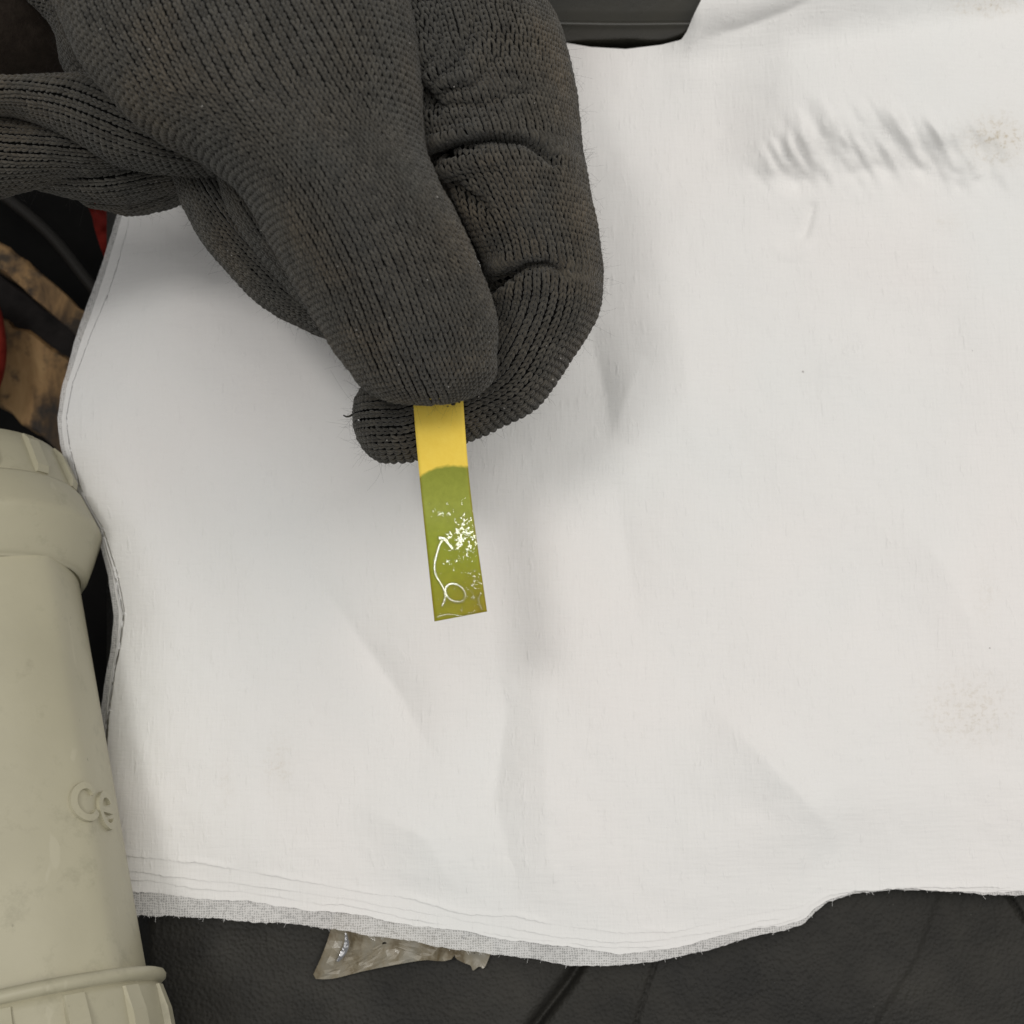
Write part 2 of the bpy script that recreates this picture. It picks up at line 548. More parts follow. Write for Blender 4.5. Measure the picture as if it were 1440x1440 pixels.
# ------------------------------------------------------------------ black tray at the top
def build_tray():
    r = empty('plastic_tray', onplane(800, 0, 0))
    m = NT('black_glossy_plastic')
    c = m.ramp(m.noise(40, 4, 0.6), [(0.3, (0.020, 0.020, 0.018)), (0.7, (0.036, 0.033, 0.024))])
    m.base(c); m.set(Roughness=m.math('MULTIPLY_ADD', m.noise(70, 4), 0.2, 0.16))
    m.bump(m.noise(120, 3), 0.15, 0.001)
    # profile across the front lip: (photo row, height mm)
    prof = [(60, -4), (58, -1.5), (56, 1), (53, 3.4), (49, 5.0), (44, 5.8), (40, 5.6), (37, 4.9), (34, 4.6), (20, 4.5), (-40, 4.3), (-260, 4.2)]
    pr = spline(np.array(prof, float)[:9], 28)
    pr = np.vstack([pr, prof[9:]])
    xs = np.linspace(470, 1010, 60)
    V = np.array([[onplane(x, y + 3.0 * np.sin((x - 470) / 330) - 1.5, 0) * [1, 1, 0] + [0, 0, z - 2.5 + 0.15 * math.sin(x / 37)] for y, z in pr] for x in xs])
    mesh_obj('rim', V.reshape(-1, 3), grid_faces(*V.shape[:2]), m.m, r)
    p = onplane(np.array([470, 1010, 1010, 470]), np.array([62, 62, -260, -260]), 0)
    lo = p.copy(); lo[:, 2] = -4.6; hi = p.copy(); hi[:, 2] = -0.5
    hi[0, 1] += 1.2; hi[1, 1] += 1.2
    mesh_obj('base', np.vstack([lo, hi]), np.array([[3, 2, 1, 0], [4, 5, 6, 7], [0, 1, 5, 4], [1, 2, 6, 5], [2, 3, 7, 6], [3, 0, 4, 7]]), m.m, r, smooth=False)
    setp(r, 'black plastic tray with a shiny rolled rim behind the glove', 'tray')


build_tray()

# ------------------------------------------------------------------ white cloth, a stack of layers
OUT_L = np.array([(185, 240), (165, 300), (140, 380), (105, 480), (86, 545), (81, 590), (86, 630), (104, 690), (134, 745), (152, 810), (161, 865), (156, 912), (148, 950), (140, 1010), (135, 1110), (150, 1286)], float)
OUT_B = np.array([(150, 1283), (200, 1286), (350, 1295), (480, 1308), (600, 1327), (700, 1341), (800, 1353), (870, 1360), (940, 1352), (1000, 1337), (1060, 1319), (1100, 1311), (1130, 1302), (1146, 1285), (1165, 1271), (1200, 1259), (1300, 1253), (1440, 1256), (1700, 1262)], float)
OUT_T = np.array([(185, 240), (330, 110), (560, 60), (700, 58), (795, 60), (830, 66), (880, 69), (930, 63), (958, 56), (966, 44), (975, 22), (990, -8), (1020, -70), (1200, -140), (1700, -150)], float)
OFF_B = np.array([(150, 84), (200, 82), (480, 60), (700, 52), (870, 49), (1000, 38), (1130, 27), (1200, 9), (1440, 7), (1700, 7)], float)
OFF_L = np.array([(240, 8), (330, 22), (420, 26), (520, 20), (600, 13), (720, 12), (850, 18), (1000, 20), (1286, 18)], float)
FRAC = [1.0, 0.72, 0.54, 0.40, 0.0]


def hbroad(X, Y):
    """large drape of the whole stack, mm"""
    h = 1.5 * vnoise(X, Y, 5, 330) + 0.7 * vnoise(X, Y, 6, 150)
    xl = np.interp(Y, OUT_L[:, 1], OUT_L[:, 0])
    dl = np.clip(X - xl, 0, 400)
    wl = np.interp(Y, [200, 500, 700, 850, 1000, 1300], [130, 110, 80, 95, 110, 90])
    h = h * sstep(0, 160, dl) - 5.5 * (1 - np.minimum(dl / wl, 1)) ** 2.2 * np.interp(Y, [200, 420, 600, 800, 1000, 1300], [1, 1.0, 0.6, 1.0, 1.2, 0.5])
    yb = np.interp(X, OUT_B[:, 0], OUT_B[:, 1])
    db = yb - Y
    h = h * sstep(-20, 150, db) - 2.2 * (1 - sstep(0, 170, db))
    h -= 2.2 * np.clip(0.55 * (760 - X) / 620 + 0.75 * (Y - 780) / 560, 0, 1.2) ** 1.5 * sstep(-60, 200, db) 
    # rises over the tray rim at the top right
    h += 7.5 * sstep(925, 985, X) * (1 - sstep(-10, 90, Y + 0.15 * (X - 1000)))
    return h


def hfine(X, Y):
    h = np.zeros_like(X)
    # gathered tuck at the top right: the cloth steps down through slanting pleats
    top = np.interp(X, [960, 1060, 1100, 1180, 1280, 1400, 1520], [250, 215, 180, 160, 166, 190, 215])
    bot = np.interp(X, [960, 1060, 1115, 1180, 1290, 1380, 1520], [275, 250, 262, 246, 242, 254, 280])
    wob = 8 * vnoise(X, Y, 43, 40) + 2 * vnoise(X, Y, 44, 18)
    t = (Y + wob - top) / (bot - top)
    inx = sstep(1000, 1130, X) * (1 - sstep(1330, 1490, X))
    h += 3.8 * inx * (1 - sstep(-0.1, 1.1, t)) * (1 - sstep(30, 330, top - Y))
    for pts, a, wl_, wr_ in (([(1080, 210), (1084, 232), (1092, 250)], 0.9, 7, 12), ([(1104, 178), (1109, 205), (1114, 240)], 1.1, 7, 11), ([(1120, 160), (1130, 190), (1146, 222)], 1.3, 8, 12),
                             ([(1152, 138), (1170, 165), (1192, 205), (1204, 244)], 1.8, 15, 20), ([(1208, 150), (1222, 190), (1232, 235)], 0.9, 9, 14), ([(1243, 150), (1262, 168), (1282, 205), (1296, 240)], 2.0, 17, 18),
                             ([(1298, 166), (1318, 186), (1334, 215), (1347, 248)], 2.4, 16, 14), ([(1360, 210), (1368, 232), (1378, 258)], 1.1, 9, 12), ([(1330, 240), (1342, 252), (1350, 262)], 0.8, 8, 12)):
        d, s, par = seg_dist(X + 0.35 * wob, Y, pts)
        f = np.sin(np.pi * np.clip(par * 0.86 + 0.10, 0.0, 1.0)) ** 0.8
        end = np.hypot(X - pts[-1][0], Y - pts[-1][1])
        h += 1.05 * a * f * np.where(s > 0, np.exp(-(d / wl_)), np.exp(-(d / wr_)) ) * sstep(0, 14, end)
    h -= 1.3 * np.exp(-(((X - 1125) / 24) ** 2 + ((Y - 255) / 16) ** 2))
    band = np.exp(-((t - 0.5) / 0.7) ** 4) * inx
    h += band * (0.65 * vnoise(X - 0.55 * Y, 0.22 * Y, 45, 11) + 0.28 * vnoise(X - 0.5 * Y, 0.35 * Y, 46, 6))
    # dimple under it
    e = np.hypot((X - 1112) / 40, (Y - 318) / 40)
    h += 0.34 * np.exp(-((e - 0.98) / 0.2) ** 2) * sstep(300, 350, Y) * sstep(1075, 1100, X) * (1 - sstep(1125, 1150, X))
    h -= 0.5 * np.exp(-(e / 0.7) ** 2)
    d, s, _ = seg_dist(X, Y, [(1142, 292), (1138, 312), (1131, 330)])
    h -= 0.6 * np.exp(-(d / 6) ** 2)

    def crease(pts, w, a, asym):
        d, s, par = seg_dist(X, Y, pts)
        f = np.sin(np.pi * np.clip(par, 0.0, 1.0)) ** 1.3
        return 3.2 * a * f * np.exp(-(d / np.where(s > 0, w, w * asym)) ** 1.25)
    h += crease([(990, 985), (1060, 1050), (1120, 1110), (1188, 1190)], 26, 0.85, 2.2)
    h += crease([(430, 790), (500, 890), (560, 975), (625, 1090)], 30, -0.9, 2.0)
    h += crease([(822, 440), (838, 500), (852, 560), (858, 640)], 30, -0.85, 2.0)
    h += crease([(905, 500), (880, 560), (862, 620)], 28, 0.55, 1.8)
    h += crease([(858, 640), (880, 760), (900, 900)], 40, -0.5, 2.0)
    h += crease([(965, 56), (1040, 40), (1110, 14), (1180, -20)], 10, -0.5, 2.0)
    h += crease([(1120, 540), (1200, 500), (1275, 455)], 22, 0.45, 2.0)
    h += crease([(690, 880), (712, 1000), (695, 1120), (735, 1290)], 34, -0.75, 1.6)
    h += crease([(740, 930), (765, 1060), (770, 1200), (800, 1300)], 45, 0.45, 1.4)
    h += crease([(250, 620), (330, 760), (400, 940)], 60, 0.4, 1.5)
    h += crease([(900, 300), (960, 480), (985, 700)], 60, 0.4, 1.5)
    h += crease([(500, 1130), (600, 1180), (640, 1260)], 40, 0.5, 1.6)
    h += crease([(1250, 700), (1330, 800), (1400, 960)], 40, 0.4, 1.6)
    h += 0.16 * vnoise(X, Y, 8, 45) + 0.07 * vnoise(X, Y, 9, 18)
    return h


CLOTH = empty('folded_cloth', onplane(760, 700, 0))
setp(CLOTH, 'white cotton cloth folded in layers, spread beneath the gloved hand', 'cloth')


def cloth_layer(k, nx, ny, mat):
    fr = FRAC[k]
    r = np.random.default_rng(100 + k)
    u = np.linspace(0, 1, nx); v = np.linspace(0, 1, ny)
    # put more rows near the lower border
    v = np.where(v < 0.8, v / 0.8 * 0.88, 0.88 + (v - 0.8) / 0.2 * 0.12)
    u = np.where(u < 0.2, u / 0.2 * 0.10, 0.10 + (u - 0.2) / 0.8 * 0.90)
    xb = 150 + u * 1550
    B = np.stack([xb, np.interp(xb, OUT_B[:, 0], OUT_B[:, 1]) - fr * np.interp(xb, OFF_B[:, 0], OFF_B[:, 1])], -1)
    fray = lambda s, a: a * (0.9 * vnoise(s, s * 0 + k * 77.0, 60 + k, 4.0) + 0.8 * vnoise(s, s * 0 + k * 31.0, 70 + k, 1.3)) + 4.0 * vnoise(s, s * 0 + 5.0 * k, 80 + k, 75) + 1.4 * vnoise(s, s * 0 + 5.0 * k, 85 + k, 22)
    B[:, 1] += fray(xb, 1.0)
    yl = 240 + v * (B[0, 1] - 240)
    L = np.stack([np.interp(yl, OUT_L[:, 1], OUT_L[:, 0]) + fr * np.interp(yl, OFF_L[:, 0], OFF_L[:, 1]), yl], -1)
    L[:, 0] += 0.5 * vnoise(yl, yl * 0 + k, 95 + k, 4.0) + 1.2 * vnoise(yl, yl * 0 + k, 97 + k, 80)
    xt = L[0, 0] + u * (1700 - L[0, 0])
    T = np.stack([xt, np.interp(xt, OUT_T[:, 0], OUT_T[:, 1]) + 1.0 * (4 - k) * (fr < 1)], -1)
    if k: T[:, 1] += 3 + k
    B[0] = L[-1]; T[0] = L[0]
    R = np.stack([np.full(ny, 1700.0), T[-1, 1] + v * (B[-1, 1] - T[-1, 1])], -1)
    U = u[None, :, None]; Vv = v[:, None, None]
    P = (1 - Vv) * T[None] + Vv * B[None] + (1 - U) * L[:, None] + U * R[:, None] - ((1 - U) * (1 - Vv) * T[0] + U * (1 - Vv) * T[-1] + (1 - U) * Vv * B[0] + U * Vv * B[-1])
    X, Y = P[..., 0], P[..., 1]
    h = hbroad(X, Y)
    if k == 0:
        h = h + hfine(X, Y) * np.clip(sstep(0, 40, B[None, :, 1] - Y) * sstep(0, 40, X - L[:, None, 0]) + 0.0, 0, 1)
    else:
        din = np.minimum(B[None, :, 1] - Y, X - L[:, None, 0])
        din = np.minimum(din, (Y - T[None, :, 1]) * 2)
        h = h - (0.13 + 0.12 * (1 - sstep(20, 90, X - L[:, None, 0]))) * k - (3.2 + 0.1 * k) * sstep(60 + fr * 30, 190, din)
    h += 0.22 * (1 - sstep(0, 10, B[None, :, 1] - Y)) * (0.4 + vnoise(X, Y, 90 + k, 40))
    W = onplane(X, Y, h)
    ob = mesh_obj('cloth_layer', W.reshape(-1, 3), grid_faces(ny, nx)[:, ::-1], mat, CLOTH)
    st = 0.9 * np.exp(-(((X - 1405) / 42) ** 2 + ((Y - 195) / 30) ** 2)) + 0.6 * np.exp(-(((X - 1385) / 45) ** 2 + ((Y - 8) / 14) ** 2)) \
        + 0.42 * np.exp(-(((X - 1365) / 62) ** 2 + ((Y - 1000) / 48) ** 2)) + 0.30 * np.exp(-(((X - 390) / 18) ** 2 + ((Y - 1075) / 34) ** 2)) + 0.22 * np.exp(-(((X - 318) / 9) ** 2 + ((Y - 1105) / 30) ** 2)) \
        + 0.22 * np.exp(-(((X - 1335) / 20) ** 2 + ((Y - 312) / 12) ** 2)) + 0.15 * np.exp(-(((X - 1385) / 14) ** 2 + ((Y - 835) / 40) ** 2)) + 0.012
    a = ob.data.attributes.new('stain', 'FLOAT', 'POINT')
    a.data.foreach_set('value', np.clip(st, 0, 1).astype(np.float32).ravel())
    if k == 4: ob['label'] = 'loosely woven lowest layer showing gaps'
    return ob, W


lay0, W0 = cloth_layer(0, 470, 420, M_CLOTH)
for k in (1, 2, 3):
    cloth_layer(k, 260, 110, M_CLOTH)
lay4, W4 = cloth_layer(4, 360, 120, M_GAUZE)


def fringe(W, n, mat):
    """single threads sticking out of the lower border"""
    V = []; F = []
    row = W[-1]
    for _ in range(n):
        i = int(RNG.integers(2, len(row) - 2)); p = row[i]
        L = RNG.uniform(0.2, 0.75); a = RNG.normal(-math.pi / 2, 0.7)
        d = np.array([math.cos(a), math.sin(a), RNG.normal(0, 0.25)])
        c = RNG.normal(0, 0.35, 3)
        pts = [p + np.array([0, 0.3, 0.05]) + d * L * t + c * L * t * t for t in (0, 0.4, 0.7, 1)]
        b = len(V); rr = 0.03
        for q_ in pts:
            for th in (0, 2.1, 4.2): V.append(q_ + rr * np.array([math.cos(th), 0.3 * math.cos(th), math.sin(th)]))
        for s in range(3):
            for e in range(3):
                F.append([b + s * 3 + e, b + s * 3 + (e + 1) % 3, b + s * 3 + 3 + (e + 1) % 3, b + s * 3 + 3 + e])
    ob = mesh_obj('frayed_threads', V, np.array(F), mat, CLOTH)
    ob['kind'] = 'stuff'


fringe(W4, 260, M_CLOTH)


# ------------------------------------------------------------------ plastic scraps at the lower border
def wrapper(name, outline, z, seed, label):
    m = NT('cloudy_wrapper_film')
    b = m.ramp(m.noise(190, 4, 0.65, m.scalevec(1, 0.5, 1)), [(0.35, (0.30, 0.28, 0.23)), (0.52, (0.27, 0.235, 0.17)), (0.62, (0.15, 0.115, 0.065)), (0.8, (0.33, 0.31, 0.26))])
    m.base(b)
    m.set(Roughness=0.42, Coat_Weight=0.25, Coat_Roughness=0.12, Alpha=0.86)
    m.bump(m.noise(150, 4, 0.55, None, 0.6), 0.3, 0.0014)
    o = rag(name, outline, z, 1.3, m.m, seed, 8, 40, False)
    setp(o, label, 'plastic scrap')
    return o


w1 = wrapper('wrapper_scrap', [(470, 1285), (462, 1318), (450, 1350), (440, 1374), (452, 1377), (470, 1376), (510, 1366), (560, 1356), (600, 1350), (622, 1352), (638, 1346), (650, 1310), (620, 1280), (540, 1270)], -6.0, 201, 'cloudy beige plastic wrapper sticking out, the larger of the two scraps')
w2 = wrapper('wrapper_scrap', [(640, 1330), (640, 1346), (652, 1354), (662, 1358), (665, 1365), (674, 1359), (680, 1362), (688, 1346), (694, 1325), (665, 1315)], -5.8, 211, 'small torn plastic scrap beside the larger wrapper under the cloth')
pp = spline([(486, 1312), (486, 1328), (480, 1342), (474, 1352)], 12)
V = []
for i, (x, y) in enumerate(pp):
    w_ = 7.5 * math.sin(math.pi * (i + 1.5) / 14.5)
    for s in (-0.3, 0.2, 0.7): V.append(onplane(x + s * w_, y + 0.35 * s * w_, -4.2 - 0.5 * abs(s)))
ms = NT('creased_foil'); ms.base((0.30, 0.30, 0.31)); ms.set(Roughness=0.18, Metallic=0.7); ms.bump(ms.noise(400, 3), 0.6, 0.001)
mesh_obj('foil_crease', np.array(V) + [0, 0, 0], grid_faces(12, 3), ms.m, w1)


# ------------------------------------------------------------------ beige electrical plug on the left
def build_plug():
    DA, DB, RS = 268.0, 231.0, 0.948
    A = unproj(-78, 600, DA); B = unproj(18, 1440, DB)
    ax = B - A; Ltot = np.linalg.norm(ax); ax /= Ltot
    e2 = VIEW - ax * (VIEW @ ax); e2 /= np.linalg.norm(e2)     # towards the camera
    e1 = np.cross(ax, e2)                                       # sideways
    if e1[0] < 0: e1 = -e1
    S = Ltot / 840.0                                            # mm per photo row along the axis
    root = empty('electrical_plug', (A + B) / 2)
    setp(root, 'beige grey plastic electrical plug with CE mark at the left border', 'plug')
    th = np.linspace(0, 2 * np.pi, 180, endpoint=False)         # 0 = towards camera, + = right

    def pt(s, r, t):
        s, r, t = np.broadcast_arrays(s, r, t)
        return A + ax * s[..., None] + r[..., None] * (e2 * np.cos(t)[..., None] + e1 * np.sin(t)[..., None])

    def lathe(name, prof, shape, parent, mat=M_PLASTIC, close=True):
        pr = np.array(prof, float)
        V = np.array([pt(np.full(th.shape, s), r * RS * shape(th, s), th) for s, r in pr])
        F = [list(f) for f in grid_faces(len(pr), len(th), True)]
        n = len(th)
        if close:
            F.append(list(range(n))); F.append([(len(pr) - 1) * n + k for k in range(n)][::-1])
        o = mesh_obj(name, V.reshape(-1, 3), np.array(F, dtype=object), mat, parent)
        return o

    def wrap(t): return (t + np.pi) % (2 * np.pi) - np.pi

    def facet(t, s):
        # five softened flats, one border near the camera side
        P5 = math.radians(72)
        dt = (np.asarray(t) + math.radians(8)) % P5 - P5 / 2
        flat = math.cos(P5 / 2) / np.cos(dt)
        return 1.02 - 0.42 * (1 - flat) - 0.012 * np.exp(-((np.abs(dt) - P5 / 2) / 0.045) ** 2)

    one = lambda t, s: np.ones_like(t)
    s_ = lambda row: Ltot * DA * (row - 558) / (DA * (row - 558) + DB * (1398 - row))
    ROW_COL, ROW_RIM = 770, 1372
    body = lathe('body', [(s_(748), 20.5), (s_(752), 21.4)] + [(s_(r), np.interp(r, [745, 1372], [22.3, 24.6])) for r in np.linspace(760, 1370, 40)] + [(s_(1385), 24.6)], facet, root)
    # collar: flared ring
    lathe('collar', [(s_(688), 23.2), (s_(690), 24.2), (s_(694), 24.6), (s_(715), 25.6), (s_(736), 26.6), (s_(742), 26.8), (s_(747), 26.6), (s_(752), 26.1), (s_(775), 24.6), (s_(794), 23.2), (s_(799), 22.6), (s_(801), 21.6)], one, root)
    cap = lathe('end_cap', [(s_(622), 17), (s_(624), 20.6), (s_(627), 21.2), (s_(650), 22.2), (s_(686), 23.6), (s_(692), 23.7), (s_(696), 22.0)], one, root)
    rim = lathe('rim', [(s_(1366), 23.8), (s_(1368), 25.4), (s_(1371), 26.2), (s_(1377), 26.5), (s_(1383), 26.3), (s_(1387), 25.6), (s_(1390), 24.2)], one, root)
    nut = lathe('cable_nut', [(s_(1385), 24.0), (s_(1389), 25.2), (s_(1400), 25.5), (s_(1560), 26.4), (s_(1620), 26.2), (s_(1626), 24.0)], one, root)

    def ribs(parent, angs, hw, r0, r1, s0, s1, hgt, slant=0.0):
        for a in angs:
            a0 = math.radians(a)
            sec = [(-hw, 0.0), (-hw * 0.82, 1.0), (hw * 0.82, 1.0), (hw, 0.0)]
            V = []
            ss = np.linspace(s0, s1, 7)
            for i, s in enumerate(ss):
                r = (r0 + (r1 - r0) * i / 6) * RS
                top = hgt * (0.35 if i in (0, 6) else 1.0)
                for (da, k) in sec:
                    V.append(pt(np.array(s), np.array(r - 0.4 + (top + 0.4) * k), np.array(a0 + math.radians(da) + slant * i / 6)))
            F = [list(f) for f in grid_faces(7, 4)] + [[0, 1, 2, 3], [27, 26, 25, 24]]
            mesh_obj('rib', np.array(V), np.array(F, dtype=object), M_PLASTIC, parent, smooth=False)

    ribs(nut, list(range(-85, 100, 26)), 4.6, 25.4, 26.4, s_(1393), s_(1615), 1.15)
    ribs(cap, [-60, -33, -6, 21, 40, 66, 92], 3.9, 21.2, 23.6, s_(628), s_(686), 1.1)

    # raised CE letters on the side of the body
    def letter(name, s_mid, t_mid, hgt, wid, bar):
        V = []; F = []

        def stroke(path, half):
            b = len(V)
            p = np.array(path)
            tg = np.gradient(p, axis=0); tg /= np.linalg.norm(tg, axis=1)[:, None]
            nr = np.stack([-tg[:, 1], tg[:, 0]], -1)
            for i in range(len(p)):
                for o_, hh in ((-1.0, -0.1), (-0.9, 0.62), (0.9, 0.62), (1.0, -0.1)):
                    q2 = p[i] + nr[i] * half * o_
                    s = s_mid + q2[1]; rr = RS * np.interp(s, [s_(745), s_(1372)], [22.3, 24.6])
                    ta = t_mid + q2[0] / rr
                    V.append(pt(np.array(s), np.array(rr * facet(ta, s) + hh), np.array(ta)))
            for f in grid_faces(len(p), 4): F.append(list(f + b))
            F.append([b, b + 1, b + 2, b + 3]); e = b + (len(p) - 1) * 4; F.append([e + 3, e + 2, e + 1, e])

        a = np.linspace(math.radians(35), math.radians(325), 30)
        stroke(np.stack([wid * np.cos(a) + wid * 0.2, -hgt * np.sin(a) * 1.0], -1), 0.62)
        if bar: stroke(np.stack([np.linspace(-wid * 0.75, wid * 0.95, 6), np.zeros(6)], -1), 0.55)
        mesh_obj(name, np.array(V), np.array(F, dtype=object), M_PLASTIC, body, smooth=False)

    def find(px, py):
        ss, tt = np.meshgrid(np.linspace(s_(860), s_(1360), 260), np.radians(np.linspace(-20, 110, 260)), indexing='ij')
        X, Y = proj(pt(ss, facet(tt, 0) * RS * np.interp(ss, [s_(745), s_(1372)], [22.3, 24.6]), tt))
        k = np.argmin((X - px) ** 2 + (Y - py) ** 2)
        return ss.ravel()[k], tt.ravel()[k]

    letter('letter_c', *find(117, 1128), 2.75, 2.5, False)
    letter('letter_e', *find(146, 1140), 2.75, 2.6, True)
    return root


build_plug()

# ------------------------------------------------------------------ gloved hand
D0 = 262.0
HOFF = -4.0                                # raises or lowers the whole hand, mm
HAND = empty('gloved_hand', unproj(420, 200, D0 - 40))
setp(HAND, 'hand in a black knitted glove pinching the yellow test strip', 'gloved hand')
SW, SH = 1.38, 0.97                        # stitch width and height, mm


def section_world(sec):
    s = np.asarray(sec, float)
    D = D0 - (s[:, 4] + HOFF)
    Lw = unproj(s[:, 0], s[:, 1], D); Rw = unproj(s[:, 2], s[:, 3], D)
    return np.concatenate([(Lw + Rw) / 2, (Rw - Lw) / 2, s[:, 5:6]], 1)


class Sweep:
    def __init__(self, sec, cap=6.0, ns=150, nt=112, power=2.0, seed=0, amp=0.45, folds=()):
        W = section_world(sec)
        R = spline(W, ns)
        C, Av, d = R[:, :3], R[:, 3:6], R[:, 6]
        if cap:
            T = C[-1] - C[-3]; T /= np.linalg.norm(T)
            ph = np.linspace(0, math.pi / 2, 18)[1:]
            C = np.vstack([C, C[-1] + T * cap * np.sin(ph)[:, None]])
            k = np.maximum(np.cos(ph), 0.02)
            Av = np.vstack([Av, Av[-1] * k[:, None]])
            d = np.r_[d, d[-1] * k]
        th = np.linspace(-math.pi / 2, 1.5 * math.pi, nt)
        ct, st = -np.cos(th), np.sin(th)                       # start at the back, run left over the top to the right
        e = 2 / power
        ct = np.sign(ct) * np.abs(ct) ** e; st = np.sign(st) * np.abs(st) ** e
        P = C[:, None] + Av[:, None] * ct[None, :, None] + (VIEW * d[:, None])[:, None] * st[None, :, None]
        self.P = P
        self.normals()
        # soft unevenness of the fabric
        dis = np.zeros(P.shape[:2])
        for i in range(P.shape[0]):
            for j in range(P.shape[1] - 1):
                q_ = Vector(P[i, j] * 0.085) + Vector((seed * 7.1, 0, 0))
                dis[i, j] = noise.noise(q_) + 0.45 * noise.noise(q_ * 2.6)
        dis[:, -1] = dis[:, 0]
        dis *= amp
        for (pl, w, a) in folds:                    # creases pressed into the fabric (photo pixels)
            uv = (P - CAM) @ RM
            X = 720 + FPX * uv[..., 0] / -uv[..., 2]; Y = 720 - FPX * uv[..., 1] / -uv[..., 2]
            dd, sd, par = seg_dist(X, Y, pl)
            dis -= a * np.exp(-(dd / w) ** 2) * (st[None, :] > -0.3) * np.sqrt(np.clip(1.0 - par ** 3, 0, 1))
        self.P = P + self.N * dis[..., None]
        self.normals()

    def normals(self):
        P = self.P
        du = np.gradient(P, axis=0)
        dv = np.empty_like(P)
        dv[:, 1:-1] = P[:, 2:] - P[:, :-2]
        dv[:, 0] = dv[:, -1] = P[:, 1] - P[:, -2]
        N = np.cross(du, dv)
        N /= np.maximum(np.linalg.norm(N, axis=2), 1e-9)[..., None]
        mid = P[len(P) // 3]
        if ((mid - mid.mean(0)) * N[len(P) // 3]).sum() < 0: N = -N
        self.N = N
        self.T = du / np.maximum(np.linalg.norm(du, axis=2), 1e-9)[..., None]

    def shell(self, inset):
        Q = (self.P - self.N * inset)[:, :-1]
        n, m = Q.shape[:2]
        F = [list(f) for f in grid_faces(n, m, True)]
        F.append(list(range(m))); F.append([(n - 1) * m + k for k in range(m)][::-1])
        return Q.reshape(-1, 3), F

    def stitches(self, flip=False, wander=0.0, sw=SW, sh=SH):
        """rows of stitch frames: position, along, normal"""
        P, N, T = self.P, self.N, self.T
        n, m = P.shape[:2]
        jt = (m - 1) // 2
        s = np.r_[0, np.cumsum(np.linalg.norm(np.diff(P[:, jt], axis=0), axis=1))]
        pos = []; nor = []; tan = []; sc = []
        phase = RNG.uniform(0, 9)
        for sv in np.arange(0.3, s[-1] - 0.05, sh):
            f = np.interp(sv, s, np.arange(n)); i = min(int(f), n - 2); a = f - i
            ring = P[i] * (1 - a) + P[i + 1] * a
            nr = N[i] * (1 - a) + N[i + 1] * a
            tr = T[i] * (1 - a) + T[i + 1] * a
            arc = np.r_[0, np.cumsum(np.linalg.norm(np.diff(ring, axis=0), axis=1))]
            c0 = arc[jt]
            kmin = math.ceil(-c0 / sw); kmax = math.floor((arc[-1] - c0) / sw)
            u = np.arange(kmin, kmax + 1) * sw + c0 + wander * math.sin(sv * 0.22 + phase)
            u = u[(u > 0.15) & (u < arc[-1] - 0.15)]
            if not len(u): continue
            for dst, src in ((pos, ring), (nor, nr), (tan, tr)):
                dst.append(np.stack([np.interp(u, arc, src[:, q_]) for q_ in range(3)], -1))
        return np.vstack(pos), np.vstack(nor), np.vstack(tan) * (-1 if flip else 1)


# sections: left x, left y, right x, right y (photo pixels), height mm, half depth mm
THUMB = Sweep([(-40, -420, 470, -480, 46, 17), (10, -220, 520, -290, 52, 17), (62, -40, 552, -100, 57, 17), (112, 80, 578, 10, 60, 17), (190, 172, 588, 105, 62, 16), (280, 222, 592, 190, 62, 15.5),
               (345, 275, 612, 250, 62, 14.5), (388, 350, 646, 312, 61, 13.5), (432, 422, 680, 392, 59, 12.5), (466, 482, 697, 452, 57, 11.5), (498, 524, 696, 506, 55, 10)],
              cap=6.2, power=2.15, seed=1, amp=0.5, ns=190)
INDEX = Sweep([(440, -420, 690, -420, 34, 15), (455, -220, 715, -220, 39, 15), (470, -60, 738, -40, 43, 15), (490, 40, 786, 45, 46, 15), (510, 110, 804, 108, 47, 15), (540, 170, 811, 172, 47, 14.5),
               (575, 225, 820, 226, 46.5, 14), (610, 280, 831, 285, 45.5, 13.5), (645, 335, 840, 345, 44, 13), (668, 382, 845, 398, 42, 12.5), (676, 425, 837, 446, 40.5, 12), (664, 470, 806, 502, 38.5, 11.5),
               (640, 508, 758, 568, 37, 10.5), (610, 525, 692, 605, 35.8, 10), (580, 532, 634, 630, 35, 9.8), (555, 533, 585, 648, 35, 9.5), (538, 530, 545, 650, 35, 9)],
              cap=5.0, power=2.2, seed=2, amp=0.4, ns=300,
              folds=(([(588, 236), (612, 221), (640, 208), (690, 197), (740, 199), (768, 216), (785, 236)], 7, 4.4), ([(595, 210), (625, 194), (670, 180), (725, 180)], 11, -1.5), ([(625, 240), (680, 222), (735, 226)], 13, -1.0),
                     ([(566, 90), (580, 126), (600, 148), (625, 158)], 12, 3.4), ([(640, 262), (655, 275), (676, 288), (690, 300)], 9, 1.7), ([(600, 246), (630, 306), (660, 372), (682, 410)], 15, 2.4),
                     ([(682, 412), (706, 392), (738, 376), (770, 374), (795, 384)], 7, 3.8), ([(700, 372), (735, 355), (765, 352)], 12, -1.0), ([(705, 415), (740, 400), (775, 402)], 12, -0.9),
                     ([(583, 122), (605, 80), (622, 10), (625, -60)], 7, 1.3), ([(588, 130), (640, 92), (672, 20), (680, -40)], 7, 1.2), ([(592, 138), (665, 118), (722, 60)], 7, 1.2), ([(594, 146), (680, 148), (760, 122)], 7, 1.1), ([(584, 116), (598, 110), (640, 110), (690, 96)], 13, -0.9)))
